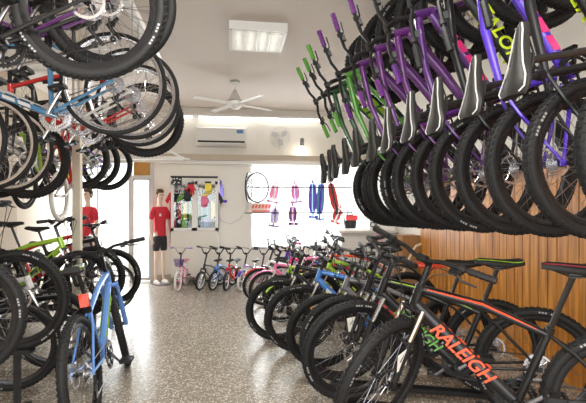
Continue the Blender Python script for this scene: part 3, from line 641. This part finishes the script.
# wall fan
t = thing('wall_fan', 'pale round fan mounted high on the back wall', 'fan', (bX(279), YB - .16, bZ(279, 138)))
m = MB(); [m.tube([(r * cos(2 * pi * k / 28), y, r * sin(2 * pi * k / 28)) for k in range(29)], .006 if r > .15 else .004, 5) for r, y in ((.21, 0), (.19, -.05), (.13, -.08), (.07, -.09), (.19, .05))]
for k in range(16): a = 2 * pi * k / 16; m.tube([(.05 * cos(a), -.09, .05 * sin(a)), (.15 * cos(a), -.075, .15 * sin(a)), (.21 * cos(a), 0, .21 * sin(a)), (.17 * cos(a), .06, .17 * sin(a)), (.05 * cos(a), .08, .05 * sin(a))], .0025, 4)
part('cage', m, white, t)
m = MB()
for k in range(3):
    a = 2 * pi * k / 3 + .6; u = Vector((cos(a), 0, sin(a))); v = Vector((-sin(a), 0, cos(a)))
    c = [u * .03 - v * .02, u * .1 - v * .05, u * .17 - v * .03, u * .17 + v * .05, u * .08 + v * .05]
    m.add([p + Vector((0, -.02 * (i > 2), 0)) for i, p in enumerate(c)] + [p + Vector((0, .004 - .02 * (i > 2), 0)) for i, p in enumerate(c)], [(0, 1, 2, 3, 4), (9, 8, 7, 6, 5)] + [(i, i + 5, (i + 1) % 5 + 5, (i + 1) % 5) for i in range(5)])
part('blade', m, mat('fan_blade', (.55, .56, .58), .4), t); part('motor', MB().tube([(0, -.03, 0), (0, .12, 0)], .04, 12), white, t)
part('bracket', MB().box((0, .14, -.02), (.08, .04, .16)).tube([(0, .1, -.0), (0, .13, -.1), (0, -.0, -.22)], .012, 6), frame_m, t)
# bulb lamp
t = thing('bulb_lamp', 'small glowing bulb lamp with dark socket on the back wall', 'lamp', (bX(301), YB - .14, bZ(301, 150)))
part('bulb', MB().lathe_z([(.005, -.07), (.05, -.055), (.085, -.02), (.09, .01), (.06, .04), (.03, .06)], 14), mat('bulb_glow', (1, 1, 1), .4, emit=((1, .93, .8), 4)), t)
part('socket', MB().lathe_z([(.032, .05), (.04, .08), (.04, .2), (.03, .22)], 10).tube([(0, 0, .2), (0, .12, .22)], .012, 6), steel, t)
bl = bpy.data.lights.new('bulb_light', 'POINT'); bl.energy = 4; bl.color = (1, .88, .68); bl.shadow_soft_size = .08; o = bpy.data.objects.new('bulb_light', bl); C.objects.link(o); o.location = (bX(301), YB - .14, bZ(301, 150) - .16)
# ceiling fan
fx, fy = bX(235, 6.6), 6.6
t = thing('ceiling_fan', 'white ceiling fan with long thin blades', 'fan', (fx, fy, 0)); zf = bZ(235, 104, 6.6)
part('rod', MB().tube([(0, 0, zf + .05), (0, 0, ZC)], .012, 8), white, t)
part('canopy', MB().lathe_z([(.075, ZC - .04), (.07, ZC - .005), (.02, ZC)], 14).lathe_z([(.11, zf + .05), (.085, zf + .09), (.03, zf + .2), (.02, zf + .22)], 16), mat('fan_hub', (.5, .48, .46), .4), t)
part('motor', MB().lathe_z([(.04, zf - .08), (.09, zf - .05), (.12, zf - .01), (.12, zf + .03), (.09, zf + .05)], 18), white, t)
for k in range(4):
    a = R(32 + 90 * k); rz = Matrix.Rotation(a, 3, 'Z'); rr = rz @ Matrix.Rotation(R(6), 3, 'X')
    m = MB().box(rz @ Vector((.42, 0, zf + .0)) , (.54, .095, .008), rr); m.box(rz @ Vector((.14, 0, zf)), (.12, .03, .01), rz); part('blade', m, white, t, False)
# ceiling panel lights
louver = mat('louver_metal', (.75, .74, .7), .35, .4)
glow = mat('panel_glow', (1, 1, 1), .5, emit=((1, .97, .9), 2.2))
def panel(x, y, label, rz=0):
    t = thing('ceiling_light', label, 'light', (x, y, 0), rz, 'square louvred lights on the ceiling')
    f = MB(); 
    for s in (-1, 1): f.box((s * .29, 0, ZC - .045), (.025, .62, .09)); f.box((0, s * .30, ZC - .045), (.6, .025, .09))
    part('housing', f, white, t, False); part('reflector', box((0, 0, ZC - .006), (.57, .59, .01)), silver, t, False)
    for k in (-.2, -.07, .07, .2): part('tube', MB().tube([(k, -.27, ZC - .035), (k, .27, ZC - .035)], .013, 8), glow, t)
    l = MB()
    for k in range(9): l.box((0, -.26 + .065 * k, ZC - .075), (.57, .004, .03))
    for k in (-.135, 0, .135): l.box((k, 0, ZC - .075), (.004, .59, .03))
    part('louver', l, louver, t, False)
    area('panel_light', (x, y, ZC - .11), (0, 0, 0), .5, .5, 48, (1, .96, .88))
panel(bX(257, 4.75), 4.75, 'square louvred ceiling light nearer the camera than the ceiling fan', 0)
area('tube_glow_light', (bX(260), YB - .2, zl - .06), (R(-30), 0, 0), 2.2, .08, 2, (1, .97, .92))
panel(-.05, 1.2, 'added square louvred ceiling light straight above the aisle, out of the picture'); panel(-.05, -1.2, 'added square louvred ceiling light at the street end, out of the picture')  # both are unseen extra panels, added to brighten the near part of the room

# display cabinet with hanging jerseys
ca, cb = bX(171, 8.2), bX(218, 8.2); zc1, zc0 = bZ(194, 181, 8.2), bZ(194, 277, 8.2); zw0 = bZ(194, 231, 8.2)
t = thing('display_cabinet', 'white cabinet with two glass doors before the back wall', 'cabinet', ((ca + cb) / 2, 8.2, 0)); w = cb - ca; D = .36
m = MB().box((0, D, (zc0 + zc1) / 2), (w, .03, zc1 - zc0)); [m.box((s * (w / 2 - .02), D / 2, (zc0 + zc1) / 2), (.04, D, zc1 - zc0)) for s in (-1, 1)]
m.box((0, D / 2, zc1), (w + .04, D + .04, .04)).box((0, D / 2, zw0), (w, D, .04)).box((0, D / 2, zc0 + .02), (w, D, .04)); part('body', m, white, t, False)
part('lower_panel', box((0, -.005, (zc0 + zw0) / 2), (w, .03, zw0 - zc0)), mat('cabinet_cream', (.72, .69, .62), .5), t, False)
part('foot', MB().box((-w / 2 + .08, .1, zc0 / 2), (.06, .06, zc0)).box((w / 2 - .08, .1, zc0 / 2), (.06, .06, zc0)).box((-w / 2 + .08, .3, zc0 / 2), (.06, .06, zc0)).box((w / 2 - .08, .3, zc0 / 2), (.06, .06, zc0)), white, t, False)
for s in (-1, 1):
    f = MB(); cx = s * w / 4
    for q in (-1, 1): f.box((cx + q * (w / 4 - .025), -.01, (zw0 + zc1) / 2), (.05, .035, zc1 - zw0 - .02)); f.box((cx, -.01, (zw0 + zc1) / 2 + q * ((zc1 - zw0) / 2 - .035)), (w / 2, .035, .05))
    d = part('door', f, white, t, False); link('pane', box((cx, -.005, (zw0 + zc1) / 2), (w / 2 - .08, .006, zc1 - zw0 - .1)).mesh('pane', False), glass, d)
part('hanging_bar', MB().tube([(-w / 2 + .02, .16, zc1 - .08), (w / 2 - .02, .16, zc1 - .08)], .01, 8), silver, t)
cxw = (ca + cb) / 2
def jersey(x, y, ztop, h, m1, m2, label, rz=60, w=.2):
    t = thing('cycling_jersey', label, 'jersey', (x, y, ztop), R(rz), 'cycling jerseys hung behind the cabinet doors')
    o = [(-.05, 0), (.05, 0), (w * .5, -.03), (w * .95, -.2), (w * .75, -.25), (w * .5, -.15), (w * .48, -h), (-w * .48, -h), (-w * .5, -.15), (-w * .75, -.25), (-w * .95, -.2), (-w * .5, -.03)]
    part('body', MB().prism(o, -.03, .03), m1, t); part('side_panel', MB().prism([(-w * .3, -.2), (w * .3, -.26), (w * .3, -h * .6), (-w * .3, -h * .75)], -.034, .034), m2, t)
    part('hanger', MB().tube([(-w * .35, 0, -.02), (0, 0, .02), (w * .35, 0, -.02)], .006, 5).tube([(0, 0, .02), (0, 0, .05), (.015, 0, .075), (0, 0, .09)], .004, 5), blackp, t)
zj = zc1 - .16; cl = lambda n, c: mat('cloth_' + n, c, .8, noise=.15, scale=30)
cred, cgrn, cblu, cyel, cblk, cwht, cpnk, cteal = cl('red', (.62, .03, .05)), cl('green', (.25, .55, .08)), cl('blue', (.05, .2, .5)), cl('yellow', (.85, .7, .1)), cl('black', (.03, .03, .035)), cl('white', (.75, .75, .72)), cl('pink', (.8, .2, .35)), cl('teal', (.05, .4, .42))
for x, a, b, l in ((-.37, cred, cwht, 'red and white jersey at the left edge of the cabinet'), (-.27, cblk, cred, 'black and red jersey beside the red and white one'), (-.17, cgrn, cyel, 'green and yellow jersey in the left cabinet door'), (-.07, cblk, cgrn, 'black and green jersey beside the middle frame of the cabinet'),
                   (.06, cteal, cgrn, 'teal and green jersey in the right cabinet door'), (.15, cblk, cteal, 'black and teal jersey in the right cabinet door'), (.24, cblu, cteal, 'blue and teal jersey behind the right cabinet door'), (.34, cblk, cyel, 'black and yellow jersey at the right edge of the cabinet')):
    jersey(cxw + x, 8.36, zj - .01, .74, a, b, l, 22, .2)
# grid with gloves above the cabinet
t = thing('wire_grid', 'white wire grid with dark top rail over the cabinet', 'grid', (cxw, 8.14, 0)); m = MB(); gz0, gz1 = bZ(194, 193, 8.14), bZ(194, 177, 8.14)
for k in range(13): m.tube([(-w / 2 + w * k / 12, 0, gz0), (-w / 2 + w * k / 12, 0, gz1)], .004, 4)
for k in range(4): z = gz0 + (gz1 - gz0) * k / 4; m.tube([(-w / 2, 0, z), (w / 2, 0, z)], .004, 4)
part('wires', m, white, t); part('top_rail', MB().box((0, 0, gz1), (w, .02, .035)), blackp, t, False)
t = thing('sign', 'small black sign with white marks at the grid corner', 'sign', (bX(177, 8.1), 8.1, bZ(177, 181, 8.1)))
part('board', box((0, 0, 0), (.17, .012, .15)), blackp, t, False); m = MB()
for i, (a, b) in enumerate(((-.05, .04), (0, .045), (.05, .03), (-.04, -.02), (.03, -.03), (-.055, -.05))): m.box((a, -.008, b), (.03, .004, .018))
part('marks', m, tag_white, t, False)
def glove(x, z, m1, m2, label):
    t = thing('glove', label, 'glove', (x, 8.11, z), 0, 'gloves and caps clipped on the wire grid')
    m = MB().prism([(-.05, 0), (.05, 0), (.06, -.1), (.05, -.15), (-.05, -.15), (-.06, -.1)], -.02, .015)
    for k in range(4): m.tube([(-.042 + .028 * k, 0, -.14), (-.045 + .03 * k, 0, -.2 - .012 * (k in (1, 2)))], .0125, 6)
    m.tube([(.05, 0, -.06), (.085, 0, -.12)], .012, 6); part('hand', m, m1, t); part('cuff', box((0, 0, .012), (.11, .04, .035)), m2, t, False)
glove(bX(191, 8.1), bZ(191, 184, 8.1), cred, cblk, 'red and black glove on the grid left of centre'); glove(bX(208, 8.1), bZ(208, 183, 8.1), cyel, cblk, 'yellow glove with black cuff at grid right'); glove(bX(204, 8.1), bZ(204, 196, 8.1), cpnk, cyel, 'pink glove clipped below the yellow one'); glove(bX(187, 8.1), bZ(187, 190, 8.1), cblk, cred, 'black glove below the red and black one')
# cable on the wall
m = MB(); m.tube([(bX(p), YB - .015, bZ(p, q)) for p, q in ((249, 195), (246, 210), (240, 219), (230, 224), (222, 221), (217, 214))], .007, 6)
tag(part('wall_cable', m, mat('cable_grey', (.55, .53, .5), .6), None), 'grey cable sagging across the cream wall right of the cabinet', 'cable')

# small scooters and toys hung in the window
def scooter(px, py, m1, m2, label, L=.62, wdt=.26, rz=0, tilt=0):
    yv = 8.42; t = thing('toy_scooter', label, 'scooter', (bX(px, yv), yv, bZ(px, py, yv)), rz, 'toys hung from the window rails'); t.rotation_euler = (0, R(tilt), rz)
    part('deck', MB().prism([(-.06, -.02), (.06, -.02), (.085, -L * .3), (.08, -L * .6), (.045, -L * .74), (-.045, -L * .74), (-.08, -L * .6), (-.085, -L * .3)], .05, .075), m1, t)
    part('steering_tube', MB().tube([(0, 0, .0), (0, .0, -L * .85)], .02, 8), m2, t)
    part('handlebar', MB().tube([(-wdt / 2, 0, -L * .84), (0, .01, -L * .86), (wdt / 2, 0, -L * .84)], .018, 8), m2, t)
    for s in (-1, 1): part('grip', MB().tube([(s * wdt / 2, 0, -L * .84), (s * (wdt / 2 - .07), 0, -L * .845)], .026, 8), m1, t)
    for (z, x) in ((.02, 0), (-.7 * L, 0)):
        wv = link('wheel', cm('toy_wheel', lambda: MB().ring([(.05, -.01), (.05, .01), (.035, .014), (.035, -.014)], 18).tube([(0, -.02, 0), (0, .02, 0)], .012, 8).box((0, 0, 0), (.08, .006, .02)).box((0, 0, 0), (.02, .006, .08))), m1, t, Matrix.Translation((x, .055, z)) @ Matrix.Rotation(R(90 if wdt > .3 else 0), 4, 'Z'))
    part('strap', MB().tube([(0, 0, 0), (0, -.01, .08)], .004, 4), blackp, t)
scooter(276, 184, pink, whitep, 'pink toy scooter hung leftmost on the upper window rail', .42, .24, 0, 12)
scooter(295, 184, pink, lilac, 'pale pink toy scooter beside the leftmost one on the upper rail', .42, .24, 0, -4)
scooter(313, 183, violet, steelblue, 'long violet toy scooter left of the window bar', .8, .2)
scooter(322, 183, steelblue, violet, 'long blue violet toy scooter right of the window bar', .85, .2, 0, 4)
scooter(331, 183, red, blackm, 'red and black toy scooter hung at the right end of the rail', .75, .22, 0, -12)
scooter(276, 208, lilac, grey, 'pale lilac toy scooter on the lower window rail', .42, .22, 0, 8)
scooter(293, 206, purple, pink, 'purple and pink toy scooter on the lower window rail', .42, .2)
scooter(340, 208, red, whitep, 'red toy scooter on the lower rail near the dark wheels', .36, .2, 0, 20)
scooter(219, 183, violet, whitep, 'violet toy scooter with white bars hung beside the cabinet', .42, .3)
for py, lb in ((187, 'upper black rail across the shop window'), (213, 'lower black rail across the shop window')):
    m = MB().tube([(bX(245, 8.4), 8.4, bZ(245, py, 8.4)), (bX(352, 8.4), 8.4, bZ(245, py, 8.4))], .013, 6)
    for q in (246, 351): m.tube([(bX(q, 8.4), 8.4, bZ(245, py, 8.4)), (bX(q, 8.4), 8.58, bZ(245, py, 8.4))], .007, 6)
    tag(part('window_rail', m, blackp, None), lb, 'rail', 'black rails across the shop window')
gk = dict(GEO['junior']); gk['R'] = .30; gk['t'] = .013; gk['rim'] = .012
for px, rz, lb in ((249, 75, 'thin black wheel seen edge on at the window corner'), (257.5, 38, 'thin black wheel hung beside the edge on one in the window')):
    t = thing('spare_wheel', lb, 'wheel', (bX(px, 8.33), 8.33, bZ(px, 187.5, 8.33)), R(rz), 'spare wheels hung at the window')
    part('tyre', tyre_mb(gk, False), rubber, t); part('rim', rim_mb(gk), steel, t); part('spokes', spokes_mb(gk, 20), silver, t)
# notices on the window
t = thing('notice', 'faded red lettered banner low in the shop window', 'banner', (bX(261), YB - .03, bZ(261, 208)))
part('sheet', box((0, 0, 0), (.42, .006, .2)), mat('banner_paper', (.85, .72, .62), .7), t, False)
m = MB()
for k in range(6): m.box((-.16 + .065 * k, -.005, .03), (.04, .004, .07), Matrix.Rotation(R(25), 3, 'Y'))
m.box((0, -.005, -.06), (.36, .004, .03)); part('lettering', m, mat('banner_red', (.75, .18, .1), .7), t, False)
t = thing('sign', 'orange red notice with pale round emblem on the left wall', 'sign', (XL + .012, 8.0, bZ(60, 184, 8.1)), R(90))
part('board', box((0, 0, 0), (.34, .012, .42)), mat('sign_red', (.75, .12, .04), .5), t, False); part('emblem', MB().tube([(0, -.01, .05), (0, -.004, .05)], .09, 20), mat('sign_pale', (.5, .65, .6), .5), t); part('band', box((0, -.008, -.15), (.3, .006, .05)), yellow, t, False)

# counter, boxes
t = thing('shop_counter', 'white shop counter at the far right corner', 'counter', (0, 0, 0))
part('body', MB().box((2.25, 7.35, .5), (.95, .6, 1.0)), white, t, False); part('worktop', box((2.23, 7.33, 1.02), (1.02, .68, .04)), mat('counter_top', (.7, .66, .6), .4), t, False)
t = thing('storage_box', 'white box with black letters on the shop counter', 'box', (bX(384, 7.3), 7.3, 1.04)); part('body', box((0, 0, .09), (.62, .3, .18)), white, t, False); part('lid', box((0, 0, .185), (.64, .32, .02)), white, t, False)
link('lettering', text_mesh('OL', .13), blackp, t, Matrix.Translation((-.22, -.154, .09)) @ Matrix.Rotation(R(90), 4, 'X'))
t = thing('cardboard_box', 'brown cardboard box standing at the end of the plank wall', 'box', (bX(409, 6.25) - .02, 6.25, .0)); card = mat('cardboard', (.38, .2, .08), .8, noise=.1)
part('body', box((0, 0, .5), (.30, .35, 1.0)), card, t, False); part('flap', MB().box((-.08, 0, 1.01), (.14, .35, .006)).box((.08, 0, 1.01), (.14, .35, .006)), card, t, False)
t = thing('walking_stick', 'cream curved handle stick leaning before the brown box', 'stick', (0, 0, 0)); m = MB(); yv = 5.98
m.tube([(bX(p, yv), yv, bZ(p, q, yv)) for p, q in ((398, 285), (407, 264), (412, 252), (416, 246), (422, 244))], .017, 8); part('shaft', m, mat('cream_plastic', (.8, .7, .5), .4), t)
for i, (px, py, c, l) in enumerate(((379, 238, 'pink', 'pink packet pinned on the counter front'), (390, 241, 'white', 'white paper sheet pinned on the counter front'), (400, 240, 'teal', 'pale teal leaflet on the counter front'))):
    t = thing('leaflet', l, 'leaflet', (bX(px, 7.03), 7.03, bZ(px, py, 7.03))); part('sheet', box((0, 0, 0), (.12, .006, .16)), [mat('leaf_pink', (.85, .55, .6), .6), tag_white, mat('leaf_teal', (.5, .75, .75), .6)][i], t, False); part('print', box((0, -.005, .02), (.08, .003, .05)), grey, t, False)
# dark helmets / bag in the window end
t = thing('backpack', 'black and red backpack hung at the right end of the window', 'bag', (bX(350, 8.4), 8.4, bZ(350, 222, 8.4)))
part('body', MB().lathe_z([(.06, -.14), (.12, -.12), (.14, 0), (.12, .1), (.06, .15)], 12), blackp, t); part('pocket', MB().box((0, -.12, .09), (.24, .05, .1)), red, t, False); part('strap', MB().tube([(-.06, 0, .13), (-.03, 0, .22), (.03, 0, .22), (.06, 0, .13)], .01, 5), blackp, t)

# ------------------------------------------------------------------ mannequins
skin = mat('mannequin_skin', (.75, .58, .47), .55); hairm = mat('hair_brown', (.07, .04, .02), .7)
def skinned(name, chains, m, parent, sub=2):
    me = bpy.data.meshes.new(name); vs = []; es = []; rs = []
    for ch in chains:
        base = ch[0] if isinstance(ch[0], int) else None; pts = ch[1:] if base is not None else ch; prev = base
        for (x, y, z, r) in pts:
            vs.append((x, y, z)); rs.append(r)
            if prev is not None: es.append((prev, len(vs) - 1))
            prev = len(vs) - 1
    me.from_pydata(vs, es, []); o = bpy.data.objects.new(name, me); C.objects.link(o); o.parent = parent
    md = o.modifiers.new('skin', 'SKIN'); md.use_smooth_shade = True
    for i, d in enumerate(me.skin_vertices[0].data):
        r = rs[i]; d.radius = (r, r) if not isinstance(r, tuple) else r; d.use_root = (i == 0)
    sb = o.modifiers.new('sub', 'SUBSURF'); sb.levels = sub; sb.render_levels = sub; me.materials.append(m); return o
def mannequin(name, x, y, rz, label, shirt, shorts):
    t = thing(name, label, 'mannequin', (x, y, 0), rz)
    body = [[(0, 0, .95, (.14, .10)), (0, 0, 1.1, (.125, .09)), (0, 0, 1.28, (.15, .10)), (0, 0, 1.40, (.12, .09)), (0, 0, 1.47, .055), (0, -.005, 1.53, .05), (0, -.015, 1.60, .07), (0, -.015, 1.68, .085), (0, -.01, 1.74, .06)]]
    for s in (-1, 1):
        body.append([3, (s * .15, 0, 1.40, .055), (s * .21, 0, 1.34, .05), (s * .25, .02, 1.12, .04), (s * .26, -.04, .90, .03), (s * .26, -.06, .84, .026)])
        body.append([0, (s * .09, 0, .88, .085), (s * .10, 0, .70, .072), (s * .10, -.01, .50, .052), (s * .105, .01, .33, .05), (s * .11, .015, .10, .033), (s * .11, .0, .05, .035), (s * .12, -.10, .03, .028), (s * .12, -.15, .025, .022)])
    b = skinned('body', body, skin, t)
    for s in (-1, 1):
        for k in range(4):
            skinned('hand', [[(s * .26, -.06, .85, .016), (s * (.262), -.075 + .018 * k - .02, .79, .009), (s * .255, -.08 + .02 * k - .02, .75 - .01 * (k in (1, 2)), .007)]], skin, b, 1)
        skinned('thumb', [[(s * .255, -.07, .84, .013), (s * .24, -.10, .80, .009), (s * .235, -.105, .77, .007)]], skin, b, 1)
        link('shoe', MB().tube([(s * .115, .05, .035), (s * .117, -.05, .04), (s * .12, -.17, .025)], [.035, .046, .03], 10).mesh('shoe'), tag_white, t)
    m = MB().lathe_z([(.03, 1.80), (.07, 1.79), (.09, 1.765), (.092, 1.735), (.085, 1.725)], 16, (0, .0, -.01)).lathe_z([(.06, 1.76), (.085, 1.74), (.085, 1.67), (.06, 1.62)], 16, (0, .022, -.01)); part('hair', m, hairm, t)
    m = MB().tube([(0, -.095, 1.665), (0, -.115, 1.645), (0, -.10, 1.63)], [.008, .014, .010], 6); part('nose', m, skin, t)
    for s in (-1, 1): part('eye', MB().tube([(s * .03, -.088, 1.675), (s * .03, -.098, 1.675)], .011, 8), hairm, t); part('ear', MB().tube([(s * .083, 0, 1.68), (s * .09, .0, 1.65)], .014, 6), skin, t)
    part('mouth', MB().tube([(-.022, -.092, 1.60), (0, -.10, 1.597), (.022, -.092, 1.60)], .006, 6), mat('lips', (.5, .15, .13), .5), t)
    skinned('shirt', [[(0, 0, .87, (.165, .125)), (0, 0, .95, (.165, .12)), (0, 0, 1.1, (.15, .11)), (0, 0, 1.28, (.172, .118)), (0, 0, 1.40, (.135, .10)), (0, 0, 1.45, .07)], [4, (.16, 0, 1.395, .068), (.215, 0, 1.33, .064), (.235, .01, 1.2, .056)], [4, (-.16, 0, 1.395, .068), (-.215, 0, 1.33, .064), (-.235, .01, 1.2, .056)]], shirt, t)
    skinned('shorts', [[(0, 0, .98, (.15, .11)), (0, 0, .9, (.16, .115))], [1, (.095, 0, .80, .098), (.105, 0, .60, .085)], [1, (-.095, 0, .80, .098), (-.105, 0, .60, .085)]], shorts, t)
    part('base_plate', MB().tube([(0, 0, 0), (0, 0, .012)], .22, 24), steel, t)
    link('badge', box((-.07, -.122, 1.30), (.05, .006, .05)).mesh('badge'), tag_white, t)
    t.scale = (.74, .9, .99)
    return t
mannequin('mannequin', bX(160, 8.3), 8.28, R(38), 'mannequin in red polo shirt and black shorts beside the cabinet', cred, cblk)
mannequin('mannequin', bX(88, 7.9) , 7.9, R(-25), 'mannequin in red top and grey shorts behind the beige post', cred, cl('grey', (.25, .25, .26)))
